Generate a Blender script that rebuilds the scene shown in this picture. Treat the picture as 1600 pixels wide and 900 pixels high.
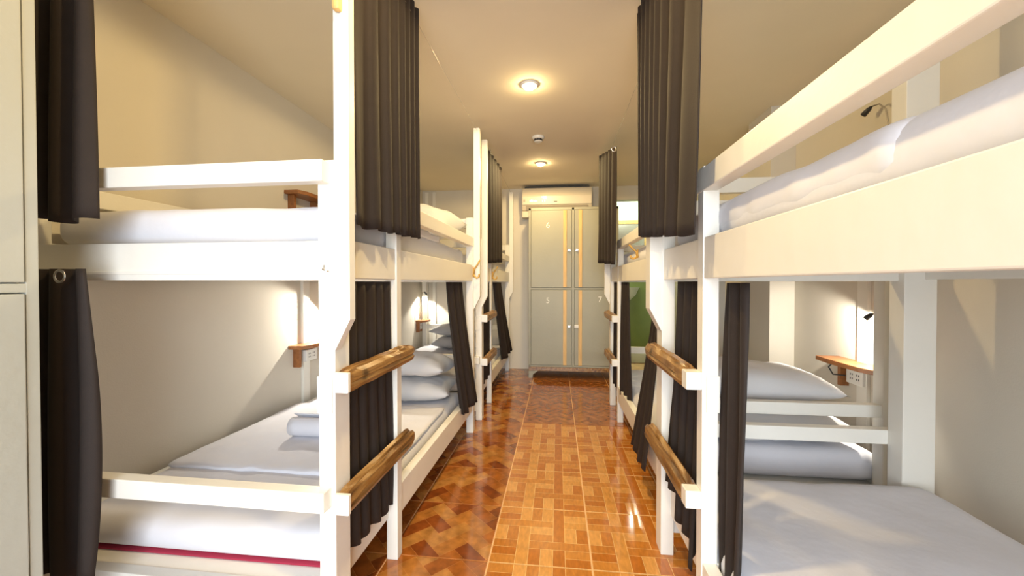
import bpy, bmesh, math, random
from mathutils import Vector, Matrix, noise
random.seed(7)
for o in list(bpy.data.objects): bpy.data.objects.remove(o)
S = bpy.context.scene; C = S.collection
R = math.radians

# ------------------------------------------------------------------ camera
CAMH = 1.1; FPX = 622.0
cd = bpy.data.cameras.new('camera'); cam = bpy.data.objects.new('camera', cd); C.objects.link(cam)
cd.sensor_width = 36; cd.lens = 36 * FPX / 1600; cd.clip_start = 0.02
cam.location = (0, 0, CAMH)
cam.rotation_euler = (R(90) - math.atan(8 / FPX), 0, math.atan(71 / FPX))
S.camera = cam
# ------------------------------------------------------------------ world, exposure, big lights
w = bpy.data.worlds.new('world'); S.world = w; w.use_nodes = True
bg = w.node_tree.nodes['Background']; bg.inputs[0].default_value = (0.85, 0.93, 1, 1); bg.inputs[1].default_value = 0.9
S.view_settings.view_transform = 'Standard'; S.view_settings.look = 'None'
S.view_settings.gamma = 1; S.view_settings.exposure = -0.42
CEIL = 2.3; XL = -1.76; XR = 1.60; YB = 5.07; YF = -1.3

def lamp(name, kind, loc, energy, color, rot=(0, 0, 0), **k):
    l = bpy.data.lights.new(name, kind); l.energy = energy; l.color = color
    for a, b in k.items(): setattr(l, a, b)
    o = bpy.data.objects.new(name, l); C.objects.link(o); o.location = loc; o.rotation_euler = rot
    return o
# daylight entering through the open doorway behind the camera
lamp('doorway_daylight', 'AREA', (-0.1, YF - 0.06, 1.1), 78, (0.84, 0.92, 1), (R(76), 0, 0), shape='RECTANGLE', size=1.5, size_y=1.7, spread=R(115))
WARM = (1, 0.73, 0.34)
LIGHTS = [(-0.17, 0.83), (-0.17, 2.42), (-0.17, 4.01)]
for lx, ly in LIGHTS[:3]:
    lamp('ceiling_spot', 'SPOT', (lx, ly, CEIL - 0.036), 66, WARM, (0, 0, 0), spot_size=R(178), spot_blend=0.12, shadow_soft_size=0.035)
lamp('bathroom_light', 'POINT', (1.1, 5.9, 2.35), 26, (0.93, 1, 0.85), shadow_soft_size=0.08)

# ------------------------------------------------------------------ materials
def mat(name, col, rough=0.5, metal=0, var=0.0, scale=8, bump=0.0, bscale=60, coat=0, sheen=0, stretch=None, emit=None, trans=0, attr=None):
    m = bpy.data.materials.new(name); m.use_nodes = True
    n = m.node_tree.nodes; L = m.node_tree.links; p = n['Principled BSDF']
    p.inputs['Base Color'].default_value = (*col, 1); p.inputs['Roughness'].default_value = rough
    p.inputs['Metallic'].default_value = metal
    if coat: p.inputs['Coat Weight'].default_value = coat; p.inputs['Coat Roughness'].default_value = 0.06
    if sheen: p.inputs['Sheen Weight'].default_value = sheen
    if trans: p.inputs['Transmission Weight'].default_value = trans
    if emit: p.inputs['Emission Color'].default_value = (*emit[0], 1); p.inputs['Emission Strength'].default_value = emit[1]
    tc = n.new('ShaderNodeTexCoord'); src = tc.outputs['Object']
    if stretch:
        mp = n.new('ShaderNodeMapping'); mp.inputs['Scale'].default_value = stretch; L.new(src, mp.inputs[0]); src = mp.outputs[0]
    base = None
    if attr:
        a = n.new('ShaderNodeAttribute'); a.attribute_name = attr; base = a.outputs['Color']; L.new(base, p.inputs['Base Color'])
    if var:
        t = n.new('ShaderNodeTexNoise'); t.inputs['Scale'].default_value = scale; t.inputs['Detail'].default_value = 6; L.new(src, t.inputs[0])
        r = n.new('ShaderNodeMapRange'); r.inputs['From Min'].default_value = 0.3; r.inputs['From Max'].default_value = 0.7
        r.inputs['To Min'].default_value = 1 - var; r.inputs['To Max'].default_value = 1 + var * 0.6; L.new(t.outputs[0], r.inputs[0])
        mx = n.new('ShaderNodeVectorMath'); mx.operation = 'SCALE'
        if base: L.new(base, mx.inputs[0])
        else: mx.inputs[0].default_value = col
        L.new(r.outputs[0], mx.inputs['Scale']); L.new(mx.outputs[0], p.inputs['Base Color'])
    if bump:
        t = n.new('ShaderNodeTexNoise'); t.inputs['Scale'].default_value = bscale; t.inputs['Detail'].default_value = 4; L.new(src, t.inputs[0])
        b = n.new('ShaderNodeBump'); b.inputs['Strength'].default_value = bump; b.inputs['Distance'].default_value = 0.01
        L.new(t.outputs[0], b.inputs['Height']); L.new(b.outputs[0], p.inputs['Normal'])
    return m

M = {}
M['white'] = mat('white_painted_wood', (0.83, 0.80, 0.72), 0.38, var=0.025, scale=5, bump=0.10, bscale=22)
M['wall'] = mat('wall_paint', (0.70, 0.65, 0.555), 0.85, var=0.03, scale=2, bump=0.06, bscale=180)
M['ceil'] = mat('ceiling_paint', (0.86, 0.77, 0.59), 0.9, var=0.03, scale=2, bump=0.05, bscale=140)
M['locker'] = mat('grey_green_enamel', (0.34, 0.325, 0.24), 0.42, var=0.05, scale=3, bump=0.12, bscale=40)
M['locker_pale'] = mat('pale_grey_enamel', (0.44, 0.45, 0.40), 0.45, var=0.04, scale=3, bump=0.12, bscale=40)
M['gap'] = mat('dark_gap', (0.05, 0.045, 0.04), 0.8)
M['curtain'] = mat('dark_blackout_fabric', (0.020, 0.012, 0.0085), 0.8, var=0.12, scale=20, bump=0.15, bscale=500)
M['sheet'] = mat('white_cotton', (0.71, 0.705, 0.75), 0.9, var=0.02, scale=6, bump=0.25, bscale=14, sheen=0.15)
M['pillow'] = mat('pillow_cotton', (0.64, 0.63, 0.63), 0.9, bump=0.3, bscale=11, sheen=0.15)
M['redm'] = mat('red_ticking', (0.35, 0.02, 0.05), 0.9)
M['yellow'] = mat('raw_pine', (0.72, 0.46, 0.17), 0.5, var=0.18, scale=6, stretch=(9, 9, 1))
M['hook'] = mat('brass_yellow', (0.62, 0.38, 0.10), 0.35, metal=0.4)
M['steel'] = mat('brushed_steel', (0.6, 0.58, 0.55), 0.25, metal=1)
M['dark'] = mat('black_plastic', (0.03, 0.03, 0.03), 0.4)
M['plastic'] = mat('white_plastic', (0.80, 0.78, 0.72), 0.35)
M['ac'] = mat('ac_plastic', (0.66, 0.58, 0.44), 0.35)
M['acdark'] = mat('ac_vent', (0.42, 0.36, 0.28), 0.5)
M['glow'] = mat('lamp_glow', (1, 1, 1), 0.5, emit=((1, 0.74, 0.36), 420))
M['ledm'] = mat('led_display', (1, 1, 1), 0.5, emit=((1, 0.95, 0.8), 1.4))
M['cool_glow'] = mat('cool_lamp_glow', (1, 1, 1), 0.5, emit=((0.95, 1, 0.9), 14))
M['digit'] = mat('white_print', (0.95, 0.93, 0.85), 0.6)
M['green'] = mat('green_tile', (0.23, 0.27, 0.08), 0.3, var=0.1, scale=4)
M['bathwhite'] = mat('bathroom_white', (0.74, 0.80, 0.66), 0.5)
M['floorbase'] = mat('tile_grout', (0.80, 0.50, 0.26), 0.55, var=0.1, scale=10)
M['tileprint'] = mat('printed_glazed_tile', (0.6, 0.3, 0.1), 0.12, var=0.2, scale=26, attr='print', coat=0.4, stretch=(3.0, 1, 1))
M['burlprint'] = mat('printed_burl_tile', (0.5, 0.2, 0.05), 0.13, var=0.36, scale=22, attr='print', coat=0.4)
M['shelf'] = mat('varnished_shelf_wood', (0.32, 0.12, 0.035), 0.35, var=0.25, scale=9, stretch=(6, 1, 6))

def wood_mat():
    m = bpy.data.materials.new('knotty_varnished_log'); m.use_nodes = True
    n = m.node_tree.nodes; L = m.node_tree.links; p = n['Principled BSDF']
    tc = n.new('ShaderNodeTexCoord'); mp = n.new('ShaderNodeMapping'); mp.inputs['Scale'].default_value = (26, 2.6, 26)
    L.new(tc.outputs['Object'], mp.inputs[0])
    t = n.new('ShaderNodeTexNoise'); t.inputs['Scale'].default_value = 1.6; t.inputs['Detail'].default_value = 8; t.inputs['Distortion'].default_value = 1.1
    L.new(mp.outputs[0], t.inputs[0])
    cr = n.new('ShaderNodeValToRGB'); e = cr.color_ramp.elements
    e[0].position = 0.3; e[0].color = (0.075, 0.028, 0.006, 1); e[1].position = 0.72; e[1].color = (0.42, 0.24, 0.08, 1)
    k = e.new(0.48); k.color = (0.24, 0.115, 0.03, 1)
    L.new(t.outputs[0], cr.inputs[0])
    v = n.new('ShaderNodeTexVoronoi'); v.inputs['Scale'].default_value = 6; L.new(tc.outputs['Object'], v.inputs[0])
    mr = n.new('ShaderNodeMapRange'); mr.inputs['From Min'].default_value = 0.05; mr.inputs['From Max'].default_value = 0.16
    mr.inputs['To Min'].default_value = 0.3; L.new(v.outputs[0], mr.inputs[0])
    mx = n.new('ShaderNodeVectorMath'); mx.operation = 'SCALE'; L.new(cr.outputs[0], mx.inputs[0]); L.new(mr.outputs[0], mx.inputs['Scale'])
    L.new(mx.outputs[0], p.inputs['Base Color']); p.inputs['Roughness'].default_value = 0.32
    b = n.new('ShaderNodeBump'); b.inputs['Strength'].default_value = 0.5; b.inputs['Distance'].default_value = 0.004
    L.new(t.outputs[0], b.inputs['Height']); L.new(b.outputs[0], p.inputs['Normal'])
    return m
M['rung'] = wood_mat()

# ------------------------------------------------------------------ helpers
def link(name, me, m=None, parent=None, loc=None):
    o = bpy.data.objects.new(name, me); C.objects.link(o)
    if m is not None: me.materials.append(M[m])
    if parent is not None: o.parent = parent
    if loc is not None: o.location = loc
    return o
def tag(o, label=None, cat=None, group=None, kind=None):
    if label: o['label'] = label
    if cat: o['category'] = cat
    if group: o['group'] = group
    if kind: o['kind'] = kind
    return o
def empty(name, loc, rz=0):
    o = bpy.data.objects.new(name, None); C.objects.link(o); o.location = loc; o.rotation_euler = (0, 0, rz); o.empty_display_size = 0.1
    return o
def tree_copy(o, parent=None):
    c = o.copy(); C.objects.link(c)
    if parent: c.parent = parent
    for ch in list(o.children): tree_copy(ch, c)
    return c
def bm_box(bm, a, b, bev=0.0):
    lo = [min(a[i], b[i]) for i in range(3)]; hi = [max(a[i], b[i]) for i in range(3)]
    t = bmesh.new(); bmesh.ops.create_cube(t, size=1)
    for v in t.verts: v.co = Vector([lo[i] + (v.co[i] + 0.5) * (hi[i] - lo[i]) for i in range(3)])
    if bev: bmesh.ops.bevel(t, geom=t.edges[:], offset=min(bev, 0.45 * min(hi[i] - lo[i] for i in range(3))), segments=2, affect='EDGES', profile=0.6)
    me = bpy.data.meshes.new('t'); t.to_mesh(me); t.free(); bm.from_mesh(me); bpy.data.meshes.remove(me)
def fin(bm, name, m=None, parent=None, smooth=False, loc=None):
    bmesh.ops.recalc_face_normals(bm, faces=bm.faces[:])
    me = bpy.data.meshes.new(name); bm.to_mesh(me); bm.free()
    if smooth:
        for p in me.polygons: p.use_smooth = True
    return link(name, me, m, parent, loc)
def box(name, a, b, m, parent=None, bev=0.003):
    bm = bmesh.new(); bm_box(bm, a, b, bev); return fin(bm, name, m, parent)
def tube_bm(bm, pts, r, seg=10, cap=True):
    pts = [Vector(p) for p in pts]; rings = []
    rr = r if isinstance(r, (list, tuple)) else [r] * len(pts)
    for i, p in enumerate(pts):
        d = (pts[min(i + 1, len(pts) - 1)] - pts[max(i - 1, 0)]).normalized()
        u = d.orthogonal().normalized() if i == 0 else (pu - d * pu.dot(d)).normalized()
        pu = u; v = d.cross(u)
        rings.append([bm.verts.new(p + (u * math.cos(2 * math.pi * k / seg) + v * math.sin(2 * math.pi * k / seg)) * rr[i]) for k in range(seg)])
    for a, b in zip(rings, rings[1:]):
        for k in range(seg): bm.faces.new((a[k], a[(k + 1) % seg], b[(k + 1) % seg], b[k]))
    if cap: bm.faces.new(rings[0][::-1]); bm.faces.new(rings[-1])
def tube(name, pts, r, m, parent=None, seg=10):
    bm = bmesh.new(); tube_bm(bm, pts, r, seg); return fin(bm, name, m, parent, True)
def prism(name, prof, axis, a, b, m, parent=None, bev=0.0):
    """prof: 2-D outline; axis: extrusion axis; remaining axes in order"""
    bm = bmesh.new(); o = [i for i in range(3) if i != axis]; vs = []
    for t in (a, b):
        r = []
        for p in prof:
            c = [0, 0, 0]; c[axis] = t; c[o[0]] = p[0]; c[o[1]] = p[1]; r.append(bm.verts.new(c))
        vs.append(r)
    n = len(prof)
    for i in range(n): bm.faces.new((vs[0][i], vs[0][(i + 1) % n], vs[1][(i + 1) % n], vs[1][i]))
    bm.faces.new(vs[0]); bm.faces.new(vs[1][::-1])
    if bev: bmesh.ops.bevel(bm, geom=bm.edges[:], offset=bev, segments=2, affect='EDGES', profile=0.6)
    return fin(bm, name, m, parent)
def text(body, size, loc, rot, m, parent, name):
    cu = bpy.data.curves.new('t', 'FONT'); cu.body = body; cu.size = size; cu.extrude = 0.0006; cu.align_x = 'CENTER'; cu.align_y = 'CENTER'
    t = bpy.data.objects.new('t', cu); C.objects.link(t)
    bpy.context.view_layer.update()
    me = bpy.data.meshes.new_from_object(t.evaluated_get(bpy.context.evaluated_depsgraph_get()))
    bpy.data.objects.remove(t)
    o = link(name, me, None, parent, loc); me.materials.clear(); me.materials.append(M[m]); o.rotation_euler = rot
    return o

# ------------------------------------------------------------------ room shell
def struct(name, a, b, m, bev=0.0, parent=None):
    o = box(name, a, b, m, parent, bev)
    if parent is None: o['kind'] = 'structure'
    return o
struct('wall_left', (XL - 0.12, YF, 0), (XL, YB + 0.12, CEIL), 'wall')
struct('wall_right', (XR, YF, 0), (XR + 0.12, YB, CEIL), 'wall')
OX0, OX1, OH = 0.72, 1.46, 2.13
def multi(name, boxes, m, bev=0.0):
    bm = bmesh.new()
    for a, b in boxes: bm_box(bm, a, b, bev)
    o = fin(bm, name, m); o['kind'] = 'structure'; return o
multi('wall_back', [((XL, YB, 0), (OX0, YB + 0.12, CEIL)), ((OX0, YB, OH), (OX1, YB + 0.12, CEIL)), ((OX1, YB, 0), (XR + 0.12, YB + 0.12, CEIL))], 'wall')
multi('wall_front', [((XL, YF - 0.12, 0), (-0.9, YF, CEIL)), ((-0.9, YF - 0.12, 2.15), (0.7, YF, CEIL)), ((0.7, YF - 0.12, 0), (XR, YF, CEIL))], 'wall')
struct('ceiling', (XL - 0.12, YF - 0.12, CEIL), (XR + 0.12, YB + 0.12, CEIL + 0.1), 'ceil')
struct('trim_1', (1.44, 2.9, 0), (XR, 3.22, CEIL), 'wall', 0.002)
for nm, y in (('trim_2', 2.27), ('trim_3', -0.4)):
    struct(nm, (XR - 0.02, y - 0.035, 0), (XR, y + 0.035, 1.15), 'white', 0.003)
struct('trim_4', (XL, 2.56, 0), (XL + 0.022, 2.63, 1.12), 'white', 0.003)
for nm, x in (('trim_5', -1.70), ('trim_6', -1.60)):
    struct(nm, (x - 0.02, YB - 0.02, 0), (x + 0.02, YB, CEIL - 0.02), 'white', 0.003)
# bathroom beyond the opening
BY = 6.5
multi('wall_bathroom', [((0.5, BY, 1.35), (1.95, BY + 0.1, 2.6)), ((0.4, YB + 0.12, 0), (0.5, BY + 0.1, 2.6)), ((1.95, YB + 0.12, 0), (2.05, BY + 0.1, 2.6)),
      ((0.4, YB + 0.12, 2.6), (2.05, BY + 0.1, 2.7))], 'bathwhite')
gw = multi('wall_bathroom_green', [((0.5, BY - 0.012, 0.0), (1.95, BY + 0.1, 1.35)), ((0.5, YB + 0.12, 0), (0.512, BY, 1.35))], 'green')
multi('trim_7', [((0.512, 5.62, 0.0), (1.95, 5.74, 0.20))], 'bathwhite', 0.004)
sl = bmesh.new(); bm_box(sl, (XL - 0.12, YF - 0.5, -0.1), (XR + 0.12, YB + 0.12, -0.004)); bm_box(sl, (0.4, YB + 0.12, -0.1), (2.05, BY + 0.1, -0.004))
floor = fin(sl, 'floor', 'floorbase'); floor['kind'] = 'structure'

# ---- floor tiles with printed parquet patterns
def clip(poly, w, h):
    for ax, lim, sg in ((0, 0, 1), (0, w, -1), (1, 0, 1), (1, h, -1)):
        out = []
        for i in range(len(poly)):
            a, b = poly[i], poly[(i + 1) % len(poly)]
            ia, ib = (a[ax] - lim) * sg >= 0, (b[ax] - lim) * sg >= 0
            if ia: out.append(a)
            if ia != ib:
                t = (lim - a[ax]) / (b[ax] - a[ax]); out.append((a[0] + t * (b[0] - a[0]), a[1] + t * (b[1] - a[1])))
        poly = out
        if len(poly) < 3: return []
    return poly
def inset_poly(poly, d):
    cx = sum(p[0] for p in poly) / len(poly); cy = sum(p[1] for p in poly) / len(poly)
    out = []
    n = len(poly)
    area = sum(poly[i][0] * poly[(i + 1) % n][1] - poly[(i + 1) % n][0] * poly[i][1] for i in range(n))
    if area < 0: poly = poly[::-1]
    P = [Vector(p) for p in poly]
    for i in range(n):
        a, b, c = P[i - 1], P[i], P[(i + 1) % n]
        if (b - a).length < 1e-5 or (c - b).length < 1e-5: continue
        d1 = (b - a).normalized(); d2 = (c - b).normalized()
        n1 = Vector((-d1.y, d1.x)); n2 = Vector((-d2.y, d2.x)); s = n1 + n2
        if s.length < 1e-4: continue
        k = s.normalized(); out.append(b + k * (d / max(0.35, k.dot(n1))))
    return out
TW, TL = 0.405, 0.3925; G = 0.0028
def tile_mesh(name, pieces, line, dl, mt='tileprint'):
    """pieces: [(poly, colour)] in 0..TW-2G, 0..TL-2G; printed pieces lie 0.3 mm proud of the glazed body"""
    w, h = TW - 2 * G, TL - 2 * G
    verts, faces, cols = [], [], []
    b = [(0, 0), (w, 0), (w, h), (0, h)]
    verts += [(x, y, -0.008) for x, y in b] + [(x, y, 0) for x, y in b]
    faces += [(4, 5, 6, 7), (0, 1, 5, 4), (1, 2, 6, 5), (2, 3, 7, 6), (3, 0, 4, 7)]; cols += [line] * 5
    for poly, col in pieces:
        p = clip(poly, w, h)
        if not p: continue
        q = inset_poly(p, dl)
        if len(q) < 3: continue
        ar = 0.5 * sum(q[i].x * q[(i + 1) % len(q)].y - q[(i + 1) % len(q)].x * q[i].y for i in range(len(q)))
        if ar < 2e-5: continue
        s = len(verts); verts += [(v.x, v.y, 0.0003) for v in q]; faces.append(tuple(range(s, s + len(q)))); cols.append(col)
    me = bpy.data.meshes.new(name); me.from_pydata(verts, [], faces)
    ca = me.color_attributes.new('print', 'FLOAT_COLOR', 'CORNER')
    for p in me.polygons:
        for li in p.loop_indices: ca.data[li].color = (*cols[p.index], 1)
    me.materials.append(M[mt]); return me
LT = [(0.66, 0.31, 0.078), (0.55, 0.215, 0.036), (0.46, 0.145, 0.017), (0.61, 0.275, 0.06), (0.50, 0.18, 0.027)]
lay = [(0,2,0,1,1),(0,2,1,2,2),(0,5,2,3,1),(0,1,3,5,0),(1,2,3,5,4),(0,2,5,6,4),(0,2,6,7,2),(0,2,7,8,1),(2,3,0,2,0),(3,4,0,2,4),(4,5,0,2,3),
       (5,6,0,5,2),(6,8,0,1,4),(6,8,1,2,0),(6,8,2,3,3),(6,7,3,5,0),(7,8,3,5,2),(2,3,3,8,3),(3,5,3,4,0),(3,5,4,5,4),(3,8,5,6,4),(3,4,6,8,2),(4,5,6,8,0),(5,6,6,8,2),(6,8,6,7,1),(6,8,7,8,2)]
w8, h8 = (TW - 2 * G) / 8, (TL - 2 * G) / 8
pcs = []
for c0, c1, r0, r1, k in lay:
    pcs.append(([(c0 * w8, (8 - r1) * h8), (c1 * w8, (8 - r1) * h8), (c1 * w8, (8 - r0) * h8), (c0 * w8, (8 - r0) * h8)], LT[k]))
mid_tile = tile_mesh('tile', pcs, (0.80, 0.50, 0.19), 0.0012)
def herring(bw, ratio, ang, cols, line, dl, seed, off=(0, 0)):
    rnd = random.Random(seed); out = []; ca, sa = math.cos(ang), math.sin(ang); Lb = bw * ratio
    def put(x, y, ww, hh):
        poly = [(x, y), (x + ww, y), (x + ww, y + hh), (x, y + hh)]
        poly = [(px * ca - py * sa + TW / 2 + off[0], px * sa + py * ca + TL / 2 + off[1]) for px, py in poly]
        out.append((poly, rnd.choice(cols)))
    N = int(1.2 / bw)
    for i in range(-N, N):
        for j in range(-8, 9):
            x = i * bw + j * 2 * Lb * 0 ; 
            # classic herringbone: horizontal brick then vertical brick, shifted one width per row
            ox, oy = i * bw + j * Lb * 2 / 1 * 0.5 * 2, i * bw
            put(ox, oy, Lb, bw); put(ox + Lb, oy + bw - Lb, bw, Lb)
    return tile_mesh('tile', out, line, dl, 'burlprint')
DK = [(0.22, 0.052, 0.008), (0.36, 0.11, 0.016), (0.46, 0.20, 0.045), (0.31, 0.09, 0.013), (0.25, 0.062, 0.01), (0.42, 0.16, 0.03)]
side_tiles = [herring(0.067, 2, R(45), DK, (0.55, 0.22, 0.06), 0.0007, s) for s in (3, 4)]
ZK = [(0.31, 0.095, 0.016), (0.38, 0.13, 0.026), (0.34, 0.11, 0.02), (0.42, 0.155, 0.037), (0.29, 0.085, 0.014)]
zig_tiles = [herring(0.030, 4, R(45), ZK, (0.36, 0.11, 0.02), 0.0, s) for s in (5, 6)]
X0, Y0 = -0.27, 1.535
for ix in range(-3, 4):
    for iy in range(-7, 10):
        x = X0 + ix * TW; y = Y0 + iy * TL
        if x < XL or x + TW > XR + 0.02: 
            if x + TW > XR + 0.02: continue
        if y + TL > YB: continue
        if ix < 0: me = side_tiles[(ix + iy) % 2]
        elif iy <= 3: me = mid_tile
        else: me = zig_tiles[(ix + iy) % 2]
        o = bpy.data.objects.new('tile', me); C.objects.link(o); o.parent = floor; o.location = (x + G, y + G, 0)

# ------------------------------------------------------------------ ceiling fittings
def downlight(x, y, label):
    t = empty('ceiling_downlight', (x, y, CEIL)); tag(t, label, 'light', 'recessed ceiling downlights')
    bm = bmesh.new(); prof = [(0.030, -0.004), (0.042, -0.012), (0.052, -0.008), (0.054, 0.0), (0.030, 0.0)]
    seg = 32; rings = [[bm.verts.new((r * math.cos(2 * math.pi * k / seg), r * math.sin(2 * math.pi * k / seg), z)) for k in range(seg)] for r, z in prof]
    for i in range(len(rings)):
        a, b = rings[i], rings[(i + 1) % len(rings)]
        for k in range(seg): bm.faces.new((a[k], a[(k + 1) % seg], b[(k + 1) % seg], b[k]))
    fin(bm, 'trim_ring', 'plastic', t, True)
    bm = bmesh.new(); bmesh.ops.create_uvsphere(bm, u_segments=28, v_segments=14, radius=0.034)
    for v in bm.verts: v.co.z = v.co.z * 0.55 - 0.012
    fin(bm, 'lamp_lens', 'glow', t, True)
downlight(*LIGHTS[1], 'warm glowing recessed downlight in the ceiling, the nearer and larger of two')
downlight(*LIGHTS[2], 'warm glowing recessed downlight in the ceiling near the air conditioner')
downlight(*LIGHTS[0], 'warm recessed downlight in the ceiling directly overhead of the nearest bunks')
sd = empty('smoke_detector', (-0.159, 3.29, CEIL)); tag(sd, 'small round white smoke detector on the ceiling between the two lights', 'smoke detector')
bm = bmesh.new()
prof = [(0.05, 0), (0.052, -0.012), (0.044, -0.020), (0.040, -0.022)]
seg = 28; rings = [[bm.verts.new((r * math.cos(2 * math.pi * k / seg), r * math.sin(2 * math.pi * k / seg), z)) for k in range(seg)] for r, z in prof]
for a, b in zip(rings, rings[1:]):
    for k in range(seg): bm.faces.new((a[k], a[(k + 1) % seg], b[(k + 1) % seg], b[k]))
bm.faces.new(rings[0]); bm.faces.new(rings[-1]); fin(bm, 'detector_base', 'plastic', sd, True)
bm = bmesh.new()
for k in range(8):
    a = k * math.pi / 4; t = bmesh.new(); bmesh.ops.create_cube(t, size=1)
    for v in t.verts: v.co = Matrix.Rotation(a, 4, 'Z') @ Vector((0.028 + v.co.x * 0.016, v.co.y * 0.013, -0.030 + v.co.z * 0.016))
    me = bpy.data.meshes.new('x'); t.to_mesh(me); t.free(); bm.from_mesh(me); bpy.data.meshes.remove(me)
fin(bm, 'sensor_cage', 'dark', sd)
bm = bmesh.new(); bmesh.ops.create_cone(bm, cap_ends=True, segments=24, radius1=0.026, radius2=0.036, depth=0.008, matrix=Matrix.Translation((0, 0, -0.041))); fin(bm, 'sensor_cap', 'plastic', sd)

# ------------------------------------------------------------------ lockers
def locker_bank(label, loc, rz, ncol, colw, depth, htop, split, nums, knobs=True, strips=True, mt='locker'):
    """local: front face on y=0 looking to -y, x from 0"""
    t = empty('locker', loc, rz); tag(t, label, 'locker')
    W = ncol * colw + 0.025; z0 = 0.13
    bm = bmesh.new()
    bm_box(bm, (0, 0.022, z0), (W, depth, htop), 0.002)
    bm_box(bm, (0, 0, htop - 0.03), (W, 0.024, htop), 0.002); bm_box(bm, (0, 0, z0), (W, 0.024, z0 + 0.02), 0.002)
    bm_box(bm, (0, 0.0005, split - 0.011), (W, 0.024, split + 0.011), 0.002)
    for i in range(ncol + 1): bm_box(bm, (i * colw, 0, z0 + 0.01), (i * colw + 0.025, 0.024, htop - 0.002), 0.002)
    fin(bm, 'cabinet_body', mt, t)
    k = 0
    for i in range(ncol):
        for j, (a, b) in enumerate(((split + 0.013, htop - 0.032), (z0 + 0.022, split - 0.013))):
            x0, x1 = i * colw + 0.029, (i + 1) * colw - 0.004
            d = box('door', (x0, -0.004, a + 0.001), (x1, 0.016, b - 0.001), mt, t, 0.003)
            lf = i % 2 == 0
            if strips:
                xs = (x1 - 0.095, x1 - 0.055) if lf else (x0 + 0.045, x0 + 0.085)
                tag(box('handle_strip', (xs[0], -0.018, a + 0.004), (xs[1], -0.004, b - 0.004), 'yellow', d, 0.002), 'raw pine strip running the height of the door')
            if knobs:
                kx = x1 - 0.028 if lf else x0 + 0.028; kz = (1.473, 0.602)[j]
                bm = bmesh.new()
                if j == 1 and not lf: bm_box(bm, (kx - 0.03, -0.014, kz - 0.017), (kx + 0.03, -0.004, kz + 0.017), 0.006)
                else:
                    bm_box(bm, (kx - 0.018, -0.012, kz - 0.014), (kx + 0.018, -0.004, kz + 0.014), 0.004)
                    bmesh.ops.create_cone(bm, cap_ends=True, segments=16, radius1=0.014, radius2=0.011, depth=0.02, matrix=Matrix.Translation((kx, -0.02, kz)) @ Matrix.Rotation(R(90), 4, 'X'))
                fin(bm, 'lock', 'plastic' if (j == 1 and not lf) else 'steel', d)
            if nums and nums[k]:
                nx, nz = nums[k][1]; text(nums[k][0], 0.09, (nx, -0.0052, nz), (R(90), 0, 0), 'digit', d, 'numeral')
            k += 1
    # plinth frame on bracket feet
    bm = bmesh.new(); bm_box(bm, (0, -0.012, z0 - 0.045), (W, depth, z0 - 0.001), 0.003); fin(bm, 'base_frame', 'rung', t)
    for fx, s in ((0, 1), (W, -1)):
        for fy in (-0.008, depth - 0.045):
            prism('foot', [(fx, 0.0), (fx + s * 0.045, 0.0), (fx + s * 0.05, 0.04), (fx + s * 0.11, z0 - 0.046), (fx, z0 - 0.046)], 1, fy, fy + 0.04, mt, t)
    return t
lb = locker_bank('grey-green four-door locker with pine strips against the back wall', (-0.33, 4.6, 0), 0, 2, 0.494, 0.235, 1.965, 1.033,
    [('6', (0.22, 1.76)), ('5', (0.22, 0.895)), None, ('7', (0.81, 0.91))])
ll = locker_bank('grey-green locker cropped by the left edge of the photo', (-1.30, -0.62, 0), R(90), 3, 0.486, 0.44, 1.965, 1.087, None, False, False, 'locker_pale')

# ------------------------------------------------------------------ air conditioner
ac = empty('air_conditioner', (0, YB, 0)); tag(ac, 'cream wall-mounted air conditioner above the four-door locker', 'air conditioner')
def prof_x(name, prof, x0, x1, m, parent, bev=0.0): return prism(name, prof, 0, x0, x1, m, parent, bev)
prof_x('casing', [(0, 1.975), (0, 2.262), (-0.06, 2.268), (-0.17, 2.262), (-0.205, 2.235), (-0.215, 2.15), (-0.21, 2.06), (-0.17, 1.99), (-0.12, 1.975)], -0.43, 0.41, 'ac', ac, 0.003)
prof_x('front_panel', [(-0.2055, 2.25), (-0.213, 2.235), (-0.224, 2.15), (-0.219, 2.052), (-0.2105, 2.052), (-0.215, 2.15)], -0.425, 0.405, 'ac', ac, 0.001)
prof_x('air_flap', [(-0.2105, 2.04), (-0.218, 2.035), (-0.182, 1.983), (-0.174, 1.985)], -0.38, 0.36, 'acdark', ac, 0.001)
box('side_cover', (-0.435, -0.17, 1.905), (-0.345, 0, 1.985), 'ac', ac, 0.008)
box('label_sticker', (-0.415, -0.2262, 2.085), (-0.392, -0.218, 2.115), 'acdark', ac, 0.0005)
box('intake_shade_strip', (-0.40, -0.17, 2.262), (0.38, -0.02, 2.276), 'dark', ac, 0.001)  # dark intake strip; its black also stands in for shade above the casing
box('logo_badge', (-0.045, -0.2262, 2.078), (-0.005, -0.218, 2.088), 'dark', ac, 0.0005)
bm = bmesh.new()
for i, (dx, h) in enumerate(((0, .022), (0.016, .03), (0.032, .026), (0.05, .016), (0.064, .022), (0.082, .014), (0.15, .016), (0.178, .02))):
    bm_box(bm, (-0.335 + dx, -0.2262, 2.083), (-0.327 + dx, -0.218, 2.083 + h))
bm_box(bm, (-0.195, -0.2268, 2.135), (-0.135, -0.219, 2.147)); bm_box(bm, (-0.18, -0.2268, 2.118), (-0.13, -0.219, 2.124))
tag(fin(bm, 'display', 'ledm', ac), kind='stuff')

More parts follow.
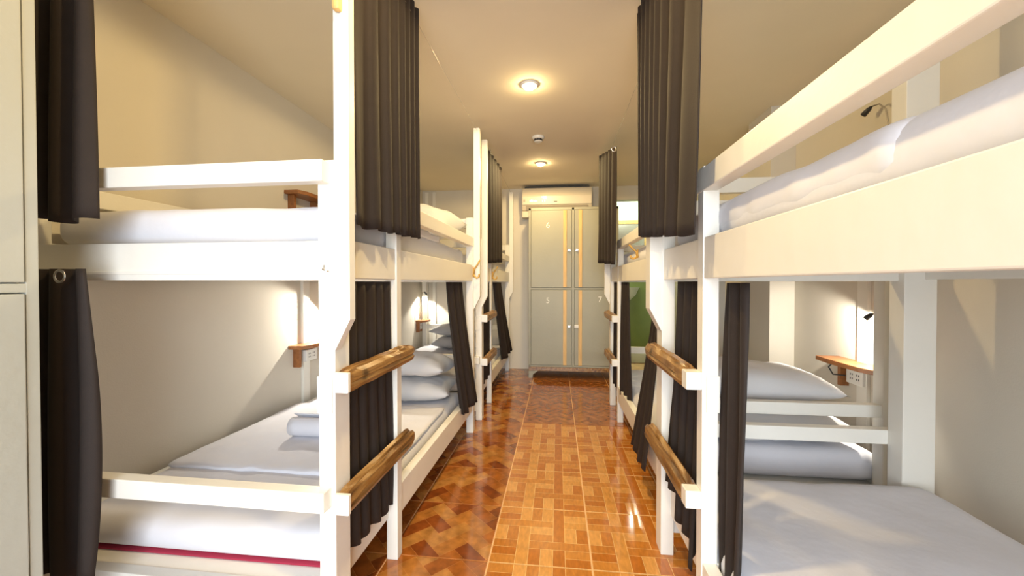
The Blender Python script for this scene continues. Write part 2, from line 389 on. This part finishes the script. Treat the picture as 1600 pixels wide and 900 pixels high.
# ------------------------------------------------------------------ bunk beds
TALL = 2.235
def rung_mesh(name, parent, y0, y1, z, seed):
    rnd = random.Random(seed); bm = bmesh.new(); n = 22; rings = []
    prof = [(0.001, -0.001), (0.0, 0.052), (0.010, 0.062), (0.022, 0.057), (0.026, 0.052), (0.034, 0.057), (0.044, 0.046), (0.0475, 0.028), (0.043, 0.022), (0.047, 0.012), (0.040, -0.003), (0.018, -0.006)]
    for i in range(n + 1):
        t = i / n; y = y0 + (y1 - y0) * t; r = []
        for k, (px, pz) in enumerate(prof):
            a = noise.noise(Vector((t * 5, k * 0.7, seed * 3.1))) * 0.006
            q = 0.86 if i in (0, n) else 1
            x = 0.024 + (px - 0.024) * q + (a if px > 0.005 else 0); zz = 0.028 + (pz - 0.028) * q + a
            if px <= 0.005: x = max(px, 0.0005)
            r.append(bm.verts.new((x, y, z + zz)))
        rings.append(r)
    m = len(prof)
    for a, b in zip(rings, rings[1:]):
        for k in range(m): bm.faces.new((a[k], a[(k + 1) % m], b[(k + 1) % m], b[k]))
    bm.faces.new(rings[0]); bm.faces.new(rings[-1])
    o = fin(bm, name, 'rung', parent, False)
    return o
def tall_board(t, ya, yb, z0=0.995, xo=0.0, w=0.046, name='tall_board', top=TALL):
    # board with chamfered foot fixed to the aisle face of the corner post
    return prism(name, [(xo, z0 - 0.09), (xo + w, z0), (xo + w, top - 0.006), (xo + w - 0.006, top), (xo, top)], 1, ya, yb, 'white', t)
def make_bunk(label, x, y, rz, W, L, bay, wall_post=0.05, flip_plate=False, tall_d=0.03, nearpost=0.08):
    t = empty('bunk_bed', (x, y, 0), rz); tag(t, label, 'bed', 'white painted bunk beds')
    B = 0.003
    # posts
    box('post', (-0.05, 0.0, 0), (0, nearpost, 1.45), 'white', t, B)
    box('post', (-0.045, bay, 0), (0, bay + 0.045, 1.437), 'white', t, B)
    box('post', (-0.05, L - 0.06, 0), (0, L, 1.575), 'white', t, B)
    box('post', (-W, 0.0, 0), (-W + wall_post, 0.07, 2.1 if wall_post > 0.07 else 1.45), 'white', t, B)
    box('post', (-W, L - 0.06, 0), (-W + 0.055, L, 1.575), 'white', t, B)
    # chamfered tall boards
    tall_board(t, 0.0, tall_d); tall_board(t, L - tall_d, L)
    # beams
    for z0, z1, nm in ((0.166, 0.285, 'side_rail'), (1.113, 1.232, 'side_rail')):
        rx = (-0.062, -0.038) if z0 < 1 else (-0.042, -0.006)
        box(nm, (rx[0], nearpost - 0.002 if z0 > 1 else 0.04, z0), (rx[1], bay + (0.002 if z0 > 1 else 0.044), z1), 'white', t, B)
        box(nm, (-0.042, bay + 0.043, z0), (-0.003, L - 0.058, z1), 'white', t, B)
        box(nm, (-W + 0.006, 0.068, z0), (-W + 0.042, L - 0.058, z1), 'white', t, B)
    # end boards
    for ya, yb, hs in ((0.003, 0.043, ((0.07, 0.197), (1.107, 1.221))), (L - 0.045, L - 0.005, ((0.09, 0.20), (1.107, 1.221)))):
        for z0, z1 in hs: box('end_board', (-W + wall_post - 0.002, ya, z0), (-0.048, yb, z1), 'white', t, B)
    # end rails fixed outside the posts
    for z0, z1 in ((0.457, 0.514), (1.381, 1.441)): box('end_rail', (-W + 0.0, -0.041, z0), (-0.012, 0.0005, z1), 'white', t, B)
    for z0, z1 in ((0.514, 0.569), (1.505, 1.57)): box('end_rail', (-W + 0.002, L - 0.0475, z0), (-0.048, L - 0.008, z1), 'white', t, B)
    # guard rails
    box('guard_rail', (-0.040, bay + 0.001, 1.365), (0.0035, L - 0.004, 1.43), 'white', t, B)
    box('guard_rail', (-W + 0.01, 0.03, 1.375), (-W + 0.045, L - 0.03, 1.44), 'white', t, B)
    # plywood under the mattresses
    box('bed_base', (-W + 0.043, 0.045, 0.185), (-0.043, L - 0.046, 0.193), 'white', t, 0)
    box('bed_base', (-W + 0.043, 0.045, 1.19), (-0.043, L - 0.046, 1.214), 'white', t, 0)
    # ladder
    s = round(abs(y) * 10) + (1 if x > 0 else 5)
    for k, z in enumerate((0.789, 0.441)):
        r = rung_mesh('rung', t, 0.002 if rz == 0 or abs(rz) < 0.1 else -0.02, bay + (0.075 if abs(rz) < 0.1 else -0.0005), z, s + k * 7)
        if abs(rz) < 0.1: box('rung_bracket', (0.0005, -0.014, z - 0.001), (0.047, 0.0015, z + 0.057), 'white', t, 0.003)
        else: box('rung_bracket', (0.0, bay, z + 0.0), (0.044, bay + 0.045, z + 0.052), 'white', t, 0.003)
    # screwed joint plates
    yy = (-0.006, 0.001) if abs(rz) < 0.1 else (bay + 0.0445, bay + 0.0515)
    xx = (-0.053, -0.006) if abs(rz) < 0.1 else (-0.047, -0.010)
    p = box('joint_plate', (xx[0], yy[0], 0.725), (xx[1], yy[1], 0.832), 'white', t, 0.003)
    ys = yy[0] - 0.001 if abs(rz) < 0.1 else yy[1] + 0.001
    for zz in (0.738, 0.819):
        bm = bmesh.new(); bmesh.ops.create_cone(bm, cap_ends=True, segments=12, radius1=0.003, radius2=0.003, depth=0.002, matrix=Matrix.Translation((xx[0] + 0.018, ys, zz)) @ Matrix.Rotation(R(90), 4, 'X'))
        fin(bm, 'screw', 'white', p)
    return t
def hook(t, x, y, z, s=1.0, side=1):
    bm = bmesh.new()
    tube_bm(bm, [(x + 0.004, y, z - 0.05 * s), (x + 0.012, y, z + 0.0), (x + 0.035, y - 0.006, z + 0.03 * s), (x + 0.055, y - 0.01, z + 0.065 * s)], [0.008, 0.007, 0.006, 0.006], 8)
    tube_bm(bm, [(x + 0.006, y, z - 0.035 * s), (x + 0.014, y, z - 0.055 * s), (x + 0.030, y, z - 0.066 * s), (x + 0.045, y, z - 0.055 * s), (x + 0.048, y, z - 0.035 * s)], 0.0065, 8)
    bm_box(bm, (x + 0.0, y - 0.009, z - 0.06 * s), (x + 0.006, y + 0.009, z + 0.02 * s), 0.002)
    tag(fin(bm, 'coat_hook', 'hook', t, True), 'yellow double coat hook')
def knob(t, x, y, z, h=0.12):
    bm = bmesh.new(); bm_box(bm, (x - 0.022, y - 0.022, z - h / 2), (x + 0.0, y - 0.001, z + h / 2), 0.008)
    tag(fin(bm, 'wire_block', 'yellow', t), 'raw pine block at the top of the tall board')
L1 = make_bunk('nearest left bunk, its white end rail and ladder facing us', -0.632, 1.071, R(-0.6), 1.10, 1.84, 0.432)
L2 = make_bunk('far left bunk standing beside the back wall', -0.60, 3.125, 0, 1.12, 1.86, 0.46)
R1 = make_bunk('nearest right bunk, its long guard rail rising across the upper right', 0.417, 1.735, R(180), 1.0, 1.84, 0.486, wall_post=0.112, tall_d=0.076)
R2 = make_bunk('far right bunk standing beyond the ladder of the nearest right one', 0.472, 3.72, R(180), 0.98, 1.84, 0.475)
hook(L1, 0.0, 1.78, 1.20); hook(L2, 0.0, 0.30 * 0 + 0.50, 1.19, 0.9)
hook(R2, -0.04, 1.10, 1.30, 0.7)
knob(L1, 0.030, 0.0, 1.905, 0.09); knob(L2, -0.0, 0.0, 2.0, 0.17)
# small printed bed number on the lower rail
text('3', 0.045, (0.0 - 0.0020, 1.70, 0.235), (R(90), 0, R(90)), 'dark', L1, 'numeral')
box('moulding_strip', (-1.05, -0.0015, 1.126), (-0.03, 0.003, 1.135), 'white', L1, 0.001)
tube('hook_pin', [(-0.030, -0.002, 1.150), (-0.030, -0.010, 1.138), (-0.012, -0.010, 1.132)], 0.0022, 'steel', L1, 6)
# curtain wires strung between the tall boards
for t, x0, L in ((L1, 0.028, 1.84), (L2, 0.028, 1.86), (R1, 0.03, 1.84), (R2, 0.03, 1.84)):
    tube('curtain_wire', [(x0, 0.01, 2.215), (x0, L * 0.5, 2.212), (x0, L - 0.01, 2.215)], 0.001, 'steel', t, 6)

# ------------------------------------------------------------------ bedding
def soft_box(name, a, b, m, parent=None, r=0.035, nz=0.004, seed=0, res=0.03, sag=0.0, edge_wave=0.0):
    sx, sy, sz = (b[i] - a[i] for i in range(3)); nx, ny, nn = max(6, int(sx / res)), max(6, int(sy / res)), 6
    bm = bmesh.new(); bmesh.ops.create_cube(bm, size=1)
    for v in bm.verts: v.co += Vector((0.5, 0.5, 0.5))
    def grid():
        verts = {}
        def V(i, j, k):
            key = (i, j, k)
            if key not in verts: verts[key] = g.verts.new((i / nx, j / ny, k / nn))
            return verts[key]
        g = bmesh.new()
        for i in range(nx):
            for j in range(ny):
                for k in (0, nn): g.faces.new((V(i, j, k), V(i + 1, j, k), V(i + 1, j + 1, k), V(i, j + 1, k)))
        for i in range(nx):
            for k in range(nn):
                for j in (0, ny): g.faces.new((V(i, j, k), V(i + 1, j, k), V(i + 1, j, k + 1), V(i, j, k + 1)))
        for j in range(ny):
            for k in range(nn):
                for i in (0, nx): g.faces.new((V(i, j, k), V(i, j + 1, k), V(i, j + 1, k + 1), V(i, j, k + 1)))
        return g
    bm.free(); bm = grid(); size = Vector((sx, sy, sz)); r = min(r, sz * 0.49)
    for v in bm.verts:
        p = Vector((v.co.x * sx, v.co.y * sy, v.co.z * sz))
        q = Vector([min(max(p[i], r), size[i] - r) for i in range(3)])
        d = p - q
        if d.length > 1e-6:
            mxc = max(abs(c) for c in d); p = q + d.normalized() * mxc
        if p.z > sz * 0.45:
            n = noise.noise(Vector((p.x * 3.1, p.y * 3.1, seed))) + 0.5 * noise.noise(Vector((p.x * 9, p.y * 6, seed + 5)))
            p.z += n * nz - sag * math.sin(math.pi * v.co.x) * math.sin(math.pi * v.co.y)
        if edge_wave:
            e = noise.noise(Vector((p.x * 14, p.y * 14, seed))) * edge_wave; p.z += e * (p.z / sz)
            if v.co.x < 0.02 or v.co.x > 0.98: p.x += e
            if v.co.y < 0.02 or v.co.y > 0.98: p.y += e
        v.co = p + Vector(a)
    return fin(bm, name, m, parent, True)
def mattress(label, x0, x1, y0, y1, z0, z1, seed, red=False):
    t = empty('mattress', ((x0 + x1) / 2, (y0 + y1) / 2, z0)); tag(t, label, 'mattress', 'white sheeted mattresses on the bunks')
    ox, oy = t.location.x, t.location.y
    o = soft_box('fitted_sheet', (x0 - ox, y0 - oy, 0.006), (x1 - ox, y1 - oy, z1 - z0), 'sheet', t, 0.05, 0.009, seed)
    if red: tag(soft_box('ticking', (x0 - ox + 0.004, y0 - oy + 0.012, 0.0), (x1 - ox - 0.004, y1 - oy - 0.004, 0.0085), 'redm', t, 0.012, 0, seed), 'dark red underside showing below the sheet')
    return t
def pillow(label, loc, sx, sy, h, rot, group, seed, parent=None):
    nx, ny = 26, 18; bm = bmesh.new()
    def pt(i, j, s):
        u, v = i / nx * 2 - 1, j / ny * 2 - 1
        e = max(0.0, (1 - abs(u) ** 2.6)) ** 0.5 * max(0.0, (1 - abs(v) ** 2.4)) ** 0.5
        px = u * sx / 2 * (1 - 0.07 * (1 - v * v) * abs(u) ** 3 + 0.0) ; py = v * sy / 2 * (1 - 0.09 * (1 - u * u) * abs(v) ** 3)
        n = noise.noise(Vector((u * 1.7, v * 1.7, seed))) * 0.2 + 0.11 * noise.noise(Vector((u * 6 + v * 3, v * 3, seed + 3)))
        z = h / 2 * e * (1 + n) * (1 if s > 0 else 0.8)
        wr = 0.008 * noise.noise(Vector((u * 9, v * 9, seed + 9))) * (1 - e)
        return Vector((px, py, s * z + wr + h * 0.4))
    g = {}
    for s in (1, -1):
        for i in range(nx + 1):
            for j in range(ny + 1):
                if s == -1 and (i in (0, nx) or j in (0, ny)): g[(i, j, s)] = g[(i, j, 1)]
                else: g[(i, j, s)] = bm.verts.new(pt(i, j, s))
        for i in range(nx):
            for j in range(ny): bm.faces.new((g[(i, j, s)], g[(i + 1, j, s)], g[(i + 1, j + 1, s)], g[(i, j + 1, s)]))
    o = fin(bm, 'pillow', 'pillow', parent, True, loc); o.rotation_euler = rot
    tag(o, label, 'pillow', group); return o
ZL, ZU = 0.193, 1.214
mattress('white mattress on the lower deck of the nearest left bunk', -1.69, -0.690, 1.165, 2.86, ZL, 0.305, 1, True)
mattress('white mattress on the upper deck of the nearest left bunk', -1.69, -0.678, 1.155, 2.86, ZU, 1.345, 2)
mattress('white mattress on the lower deck of the far left bunk', -1.67, -0.648, 3.18, 4.93, ZL, 0.325, 3)
mattress('white mattress on the upper deck of the far left bunk', -1.67, -0.648, 3.18, 4.93, ZU, 1.335, 4)
mattress('white mattress on the lower deck of the nearest right bunk, bottom right', 0.468, 1.372, -0.04, 1.655, ZL, 0.345, 5)
mu = mattress('white mattress on the upper deck of the nearest right bunk', 0.463, 1.372, -0.04, 1.655, ZU, 1.335, 6)
mattress('white mattress on the lower deck of the far right bunk', 0.518, 1.448, 1.94, 3.65, ZL, 0.335, 7)
mattress('white mattress on the upper deck of the far right bunk', 0.518, 1.448, 1.94, 3.65, ZU, 1.335, 8)
def sheet(label, a, b, seed, wave=0.006):
    o = soft_box('top_sheet', a, b, 'sheet', None, 0.01, 0.004, seed, 0.025, 0, wave); tag(o, label, 'bedding', 'folded top sheets'); return o
sheet('white top sheet with a rumpled fold across the lower left bed', (-1.675, 1.53, 0.300), (-0.70, 2.42, 0.322), 11)
sheet('rumpled white blanket on the upper deck of the nearest left bunk', (-1.66, 1.58, 1.330), (-0.675, 2.25, 1.372), 12, 0.016)
sh = soft_box('overlapping_sheet', (0.4605, 0.585, 1.236), (1.36, 1.64, 1.341), 'sheet', mu, 0.045, 0.009, 6, 0.025, 0, 0.004)
sh.location = -mu.location
# rolled towel on a folded one
t = empty('rolled_towel', (-1.13, 1.88, 0.318)); tag(t, 'rolled white towel lying on the lower bed of the nearest left bunk', 'towel')
bm = bmesh.new(); n = 60; rings = []
prof = []
for i in range(n):
    a = i / n * 4.5 * math.pi; r = 0.012 + 0.042 * i / n; prof.append((r * math.cos(a), r * math.sin(a) + 0.057))
out = []
for i, (a_, b_) in enumerate(prof):
    k = prof[min(i + 1, n - 1)]; j = prof[max(i - 1, 0)]; d = Vector((k[0] - j[0], k[1] - j[1])).normalized(); out.append((a_ + d.y * 0.006, b_ - d.x * 0.006))
for x in [i / 10 * 0.42 - 0.21 for i in range(11)]:
    rings.append([bm.verts.new((x, p[0], p[1])) for p in prof] + [bm.verts.new((x, p[0], p[1])) for p in out[::-1]])
m = 2 * n
for a, b in zip(rings, rings[1:]):
    for k in range(m): bm.faces.new((a[k], a[(k + 1) % m], b[(k + 1) % m], b[k]))
for rg in (rings[0], rings[-1]):
    for k in range(n - 1): bm.faces.new((rg[k], rg[k + 1], rg[m - 2 - k], rg[m - 1 - k]))
fin(bm, 'towel_roll', 'sheet', t, True)
# pillows (rz so that long side runs across the bed)
pillow('lower of two white pillows stacked on the nearest left bunk', (-1.03, 2.64, 0.312), 0.66, 0.38, 0.17, (R(2), R(0), R(4)), 'pillows stacked on the lower left bed', 1)
pillow('upper of two white pillows stacked on the nearest left bunk', (-1.05, 2.63, 0.475), 0.68, 0.38, 0.18, (R(-3), R(3), R(-3)), 'pillows stacked on the lower left bed', 2)
pillow('lower of two white pillows on the far left bunk', (-1.15, 4.62, 0.335), 0.62, 0.40, 0.16, (0, 0, R(3)), 'pillows on the far left lower bed', 3)
pillow('upper of two white pillows on the far left bunk', (-1.17, 4.63, 0.475), 0.60, 0.40, 0.16, (0, 0, R(-4)), 'pillows on the far left lower bed', 4)
pillow('plump white pillow on the upper deck of the nearest left bunk', (-1.03, 2.64, 1.385), 0.72, 0.46, 0.28, (R(12), R(4), R(-4)), 'pillows on upper decks', 5)
pillow('lower white pillow behind the slats of the right bed', (1.00, 2.14, 0.338), 0.78, 0.40, 0.18, (0, 0, 0), 'pillows behind the right slats', 6)
pillow('upper white pillow showing above the slats of the right bed', (0.96, 2.18, 0.525), 0.76, 0.40, 0.19, (R(3), R(3), R(3)), 'pillows behind the right slats', 7)
pillow('small white pillow on the upper deck of the far left bunk', (-1.0, 4.6, 1.345), 0.6, 0.4, 0.16, (0, 0, 0), 'pillows on upper decks', 8)

# ------------------------------------------------------------------ curtains
def curtain(label, top, bot, z0, z1, folds, amp, seed=0, eyelet=None, bulge=0.0, warp=1.0, zs=None, hem=0.012, zt=None):
    """top/bot: ((x,y),(x,y)) plan lines; z0 bottom, z1 top; zs: optional (bottom at start, bottom at end)"""
    T0, T1, B0, B1 = (Vector(p) for p in (top[0], top[1], bot[0], bot[1])); nu = folds * 12; nv = 26
    rnd = random.Random(seed); ph = [rnd.uniform(-0.6, 0.6) for _ in range(folds + 1)]; am = [rnd.uniform(0.6, 1.15) for _ in range(folds + 1)]
    bm = bmesh.new(); G_ = []
    c = (T0 + T1) / 2
    for j in range(nv + 1):
        v = j / nv; row = []
        for i in range(nu + 1):
            u = i / nu
            a = T0.lerp(T1, u); b = B0.lerp(B1, u); w_ = v ** 1.2; p = a.lerp(b, w_)
            if bulge: p += (B1 - B0).normalized() * (u - 0.5) * bulge * math.sin(math.pi * v)
            d = (T1 - T0).normalized(); nrm = Vector((-d.y, d.x))
            uu = u ** warp if warp >= 1 else 1 - (1 - u) ** (1 / warp); k = uu * folds; ki = int(min(k, folds - 1)); f = k - ki
            aa = am[ki] * (1 - f) + am[ki + 1] * f; pp = ph[ki] * (1 - f) + ph[ki + 1] * f
            s = math.sin(2 * math.pi * k + pp + 0.5 * math.sin(3 * v + seed))
            s = math.copysign(abs(s) ** 0.75, s)
            p = p + nrm * s * amp * aa * (0.75 + 0.35 * v) + d * amp * 0.25 * math.cos(2 * math.pi * k * 1.0 + pp) * v
            zb = z0 if zs is None else zs[0] + (zs[1] - zs[0]) * u
            zb += hem * math.sin(u * folds * math.pi + seed) * 0.6
            zq = z1 if zt is None else zt[0] + (zt[1] - zt[0]) * u
            row.append(bm.verts.new((p.x, p.y, zq + (zb - zq) * v)))
        G_.append(row)
    for j in range(nv):
        for i in range(nu): bm.faces.new((G_[j][i], G_[j][i + 1], G_[j + 1][i + 1], G_[j + 1][i]))
    base = Vector((c.x, c.y, z1))
    for v in bm.verts: v.co -= base
    t = empty('curtain', base); tag(t, label, 'curtain', 'dark bunk curtains')
    o = fin(bm, 'curtain_panel', 'curtain', t, True)
    md = o.modifiers.new('thickness', 'SOLIDIFY'); md.thickness = 0.0035; md.offset = 0
    if eyelet:
        for (ex, ey, ez), ax in eyelet:
            bm = bmesh.new(); rr, r2, S1, S2 = 0.016, 0.004, 20, 8; rg = []
            for a in range(S1):
                A = 2 * math.pi * a / S1; ring = []
                for b in range(S2):
                    Bq = 2 * math.pi * b / S2; q = rr + r2 * math.cos(Bq); h = r2 * 0.6 * math.sin(Bq)
                    ring.append(bm.verts.new((q * math.cos(A), h, q * math.sin(A)) if ax == 'y' else (h, q * math.cos(A), q * math.sin(A))))
                rg.append(ring)
            for a in range(S1):
                for b in range(S2): bm.faces.new((rg[a][b], rg[(a + 1) % S1][b], rg[(a + 1) % S1][(b + 1) % S2], rg[a][(b + 1) % S2]))
            tag(fin(bm, 'eyelet', 'steel', t, True, Vector((ex, ey, ez)) - base), 'steel eyelet')
    return t
# upper curtains hanging from the wires
curtain('dark curtain hanging high beside the tall board of the nearest left bunk', ((-0.602, 1.125), (-0.598, 1.665)), ((-0.600, 1.12), (-0.598, 1.655)), 1.28, 2.262, 7, 0.015, 1, warp=1.7, zs=(1.27, 1.292), hem=0.006)
curtain('dark curtain hanging high beside the ladder of the nearest right bunk', ((0.372, 1.04), (0.350, 1.80)), ((0.362, 1.10), (0.355, 1.76)), 1.27, 2.272, 8, 0.015, 2, zs=(1.225, 1.298), warp=1.8, hem=0.005)
curtain('dark narrow curtain hanging high on the far left bunk', ((-0.572, 3.22), (-0.572, 4.02)), ((-0.572, 3.22), (-0.572, 4.02)), 1.29, 2.262, 5, 0.014, 3, [((-0.548, 3.25, 2.18), 'x')], zs=(1.262, 1.31), zt=(2.20, 2.262), hem=0.004)
curtain('dark narrow curtain hanging high in front of the back locker', ((0.415, 2.96), (0.375, 3.75)), ((0.415, 2.96), (0.375, 3.75)), 1.27, 2.262, 5, 0.015, 4, [((0.402, 2.935, 2.06), 'y')], zs=(1.235, 1.285), zt=(2.085, 2.262), hem=0.004)
curtain('dark curtain hanging high beside the left locker, top left', ((-1.545, 0.99), (-1.315, 0.995)), ((-1.545, 0.99), (-1.32, 0.995)), 1.278, 2.25, 3, 0.020, 5)
# lower curtains
curtain('dark curtain beside the left locker, hanging from the middle rail', ((-1.565, 0.985), (-1.320, 0.985)), ((-1.56, 0.98), (-1.315, 0.985)), 0.25, 1.14, 3, 0.018, 6, [((-1.372, 0.955, 1.118), 'y')], bulge=0.05)
curtain('dark curtain behind the ladder rungs of the nearest left bunk', ((-0.653, 1.165), (-0.650, 1.49)), ((-0.653, 1.165), (-0.650, 1.535)), 0.22, 1.105, 5, 0.010, 7, zs=(0.25, 0.215))
curtain('dark curtain gathered at the head of the nearest left bunk', ((-0.665, 2.36), (-0.665, 2.70)), ((-0.61, 2.50), (-0.60, 2.86)), 0.24, 1.105, 3, 0.026, 8)
curtain('dark curtain behind the ladder rungs of the far left bunk', ((-0.62, 3.215), (-0.62, 3.56)), ((-0.62, 3.215), (-0.62, 3.56)), 0.26, 1.105, 4, 0.010, 9)
curtain('dark curtain gathered at the head of the far left bunk', ((-0.63, 3.95), (-0.63, 4.35)), ((-0.57, 4.2), (-0.57, 4.88)), 0.28, 1.105, 3, 0.026, 10)
curtain('dark folded curtain behind the ladder rungs of the nearest right bunk', ((0.462, 1.30), (0.462, 1.60)), ((0.440, 1.32), (0.440, 1.63)), 0.22, 1.105, 4, 0.018, 11, zs=(0.19, 0.33), hem=0.03)
curtain('dark curtain hanging just right of the nearest right bunk ladder post', ((0.476, 1.06), (0.476, 1.19)), ((0.470, 1.08), (0.474, 1.19)), 0.25, 1.10, 2, 0.018, 12, bulge=0.03)
curtain('dark flared curtain at the foot of the far right bunk', ((0.50, 1.93), (0.50, 2.08)), ((0.425, 2.0), (0.425, 2.35)), 0.17, 1.105, 3, 0.009, 13)
curtain('dark narrow curtain hanging under the far right bunk', ((0.50, 2.86), (0.50, 3.14)), ((0.50, 2.80), (0.485, 3.16)), 0.25, 1.105, 3, 0.016, 14)
curtain('dark curtain behind the ladder rungs of the far right bunk', ((0.496, 3.30), (0.496, 3.60)), ((0.496, 3.30), (0.496, 3.62)), 0.22, 1.105, 3, 0.010, 15)

# ------------------------------------------------------------------ wall shelves with socket and reading lamp
def wall_shelf(label, x, y0, y1, z, side, lampon=True, depth=0.12, corner=False):
    """side=+1: on the left wall facing +x ; -1: on the right wall"""
    t = empty('wall_shelf', (x, (y0 + y1) / 2, z)); tag(t, label, 'shelf', 'bedside wall shelves')
    L = (y1 - y0) / 2; s = side
    pr_ = [(0, -L), (s * depth * 0.8, -L), (s * depth, -L * 0.6), (s * depth * 1.02, L * 0.4), (s * depth * 0.95, L), (0, L)]
    prism('shelf_board', pr_, 2, -0.012, 0.012, 'shelf', t, 0.003)
    for yy in (-L * 0.72, L * 0.66): box('bracket', (0, yy - 0.012, -0.14), (s * 0.045, yy + 0.012, -0.0125), 'shelf', t, 0.002)
    return t
def socket(label, x, y, z, side, group='wall sockets under the shelves'):
    t = empty('power_socket', (x, y, z)); tag(t, label, 'socket', group); s = side
    box('socket_box', (0, -0.06, -0.04), (s * 0.035, 0.06, 0.04), 'plastic', t, 0.006)
    bm = bmesh.new()
    for dy in (-0.028, 0.018):
        for a, b in ((-0.006, 0.012), (0.008, 0.012), (-0.006, -0.01), (0.008, -0.01)): bm_box(bm, (s * 0.0345, dy + a - 0.0025, b - 0.005), (s * 0.0358, dy + a + 0.0025, b + 0.005))
    fin(bm, 'pin_holes', 'dark', t)
    return t
def reading_lamp(label, x, y, z, side, h=0.26, reach=0.11, dy=0.0, energy=14, col=(1, 0.93, 0.80), on=True, spread=140, tilt=0):
    s = side; t = empty('reading_lamp', (x, y, z)); tag(t, label, 'lamp', 'gooseneck reading lamps')
    bm = bmesh.new(); bmesh.ops.create_cone(bm, cap_ends=True, segments=16, radius1=0.014, radius2=0.011, depth=0.02, matrix=Matrix.Translation((0, 0, 0.010))); fin(bm, 'lamp_base', 'steel', t)
    pts = [(0, 0, 0.018), (0, 0, h * 0.5), (s * 0.005, dy * 0.1, h * 0.82), (s * reach * 0.3, dy * 0.4, h * 0.97), (s * reach * 0.6, dy * 0.7, h * 0.98)]
    tube('gooseneck', pts, 0.0035, 'steel', t, 8)
    e = Vector((s * reach, dy, h * 0.88)); b = Vector(pts[-1])
    bm = bmesh.new(); tube_bm(bm, [b, b.lerp(e, 0.3), e], [0.006, 0.011, 0.014], 12); fin(bm, 'lamp_head', 'dark', t, True)
    if on:
        d = (e - b).normalized(); p = Vector((x, y, z)) + e + Vector((0, 0, -0.022))
        lamp('reading_lamp_bulb', 'SPOT', p, energy, col, (R(tilt), R(14) * s, 0), spot_size=R(spread), spot_blend=0.35, shadow_soft_size=0.012)
    return t
wall_shelf('brown wooden shelf by the lower bed of the nearest left bunk', XL, 2.43, 2.86, 0.672, 1)
socket('white socket under the shelf of the lower left bed', XL + 0.022, 2.60, 0.60, 1)
reading_lamp('lit reading lamp above the shelf of the lower left bed', XL + 0.07, 2.80, 0.685, 1, 0.30, 0.05, -0.06, 40, tilt=-38, spread=155)
wall_shelf('brown wooden shelf on the upper left wall above the mattress', XL, 2.40, 2.74, 1.69, 1)
wall_shelf('small brown shelf in the far left corner of the lower bed', XL, 4.80, 4.98, 0.62, 1, depth=0.14)
socket('white socket under the small far left shelf', XL, 4.89, 0.55, 1)
reading_lamp('lit gooseneck lamp standing on the small far left shelf', XL + 0.05, 4.85, 0.633, 1, 0.36, 0.05, 0.07, 34)
wall_shelf('brown wooden shelf on the right wall above the pillows', XR, 2.05, 2.47, 0.672, -1, depth=0.13)
socket('white twin socket below the right wall shelf', XR, 2.30, 0.60, -1)
reading_lamp('lit reading lamp above the right wall shelf', XR - 0.05, 2.08, 0.685, -1, 0.27, 0.05, 0.055, 30, tilt=38, spread=150)
wall_shelf('brown shelf on the right wall beside the upper bed', XR, 2.05, 2.40, 1.70, -1)
reading_lamp('unlit gooseneck lamp beside the upper right bed', XR - 0.03, 2.10, 1.713, -1, 0.27, 0.03, 0.12, on=False)
# cable under the right shelf
tag(tube('power_cable', [(XR - 0.05, 2.43, 0.658), (XR - 0.06, 2.46, 0.62), (XR - 0.055, 2.43, 0.585), (XR - 0.04, 2.355, 0.595)], 0.004, 'dark'), 'dark cable looping from the right wall shelf to its socket', 'cable')

# ------------------------------------------------------------------ bathroom glimpse
bm = bmesh.new(); seg = 24
prof = [(0.0, -0.20), (0.07, -0.19), (0.15, -0.11), (0.20, 0.0), (0.215, 0.01), (0.19, 0.0), (0.12, -0.09), (0.0, -0.12)]
rings = []
for r, z in prof: rings.append([bm.verts.new((r * math.cos(math.pi * k / seg), -r * math.sin(math.pi * k / seg), z)) for k in range(seg + 1)])
for a, b in zip(rings, rings[1:]):
    for k in range(seg):
        try: bm.faces.new((a[k], a[k + 1], b[k + 1], b[k]))
        except ValueError: pass
bmesh.ops.remove_doubles(bm, verts=bm.verts[:], dist=1e-5)
tag(fin(bm, 'wash_basin', 'plastic', None, True, (1.08, BY - 0.02, 1.02)), 'white wash basin on the green bathroom wall', 'basin')
mf = empty('mirror', (1.16, BY - 0.03, 1.75)); tag(mf, 'wood-framed mirror on the lit bathroom wall', 'mirror')
bm = bmesh.new()
for a, b in (((-0.26, 0, 0.28), (0.26, 0.03, 0.34)), ((-0.26, 0, -0.34), (0.26, 0.03, -0.28)), ((-0.26, 0, -0.28), (-0.20, 0.03, 0.28)), ((0.20, 0, -0.28), (0.26, 0.03, 0.28))): bm_box(bm, a, b, 0.004)
fin(bm, 'mirror_frame', 'yellow', mf); box('mirror_glass', (-0.2, 0.015, -0.28), (0.2, 0.02, 0.28), 'steel', mf, 0)
bl = empty('bathroom_ceiling_light', (1.08, 5.75, 2.6)); tag(bl, 'bright round light in the bathroom beyond the far right bunk', 'light')
bm = bmesh.new(); bmesh.ops.create_uvsphere(bm, u_segments=20, v_segments=12, radius=0.09)
for v in bm.verts: v.co.z *= 0.5
fin(bm, 'lamp_globe', 'cool_glow', bl, True, (0, 0, -0.07)); box('lamp_plate', (-0.05, -0.05, -0.045), (0.05, 0.05, 0), 'plastic', bl, 0.004)
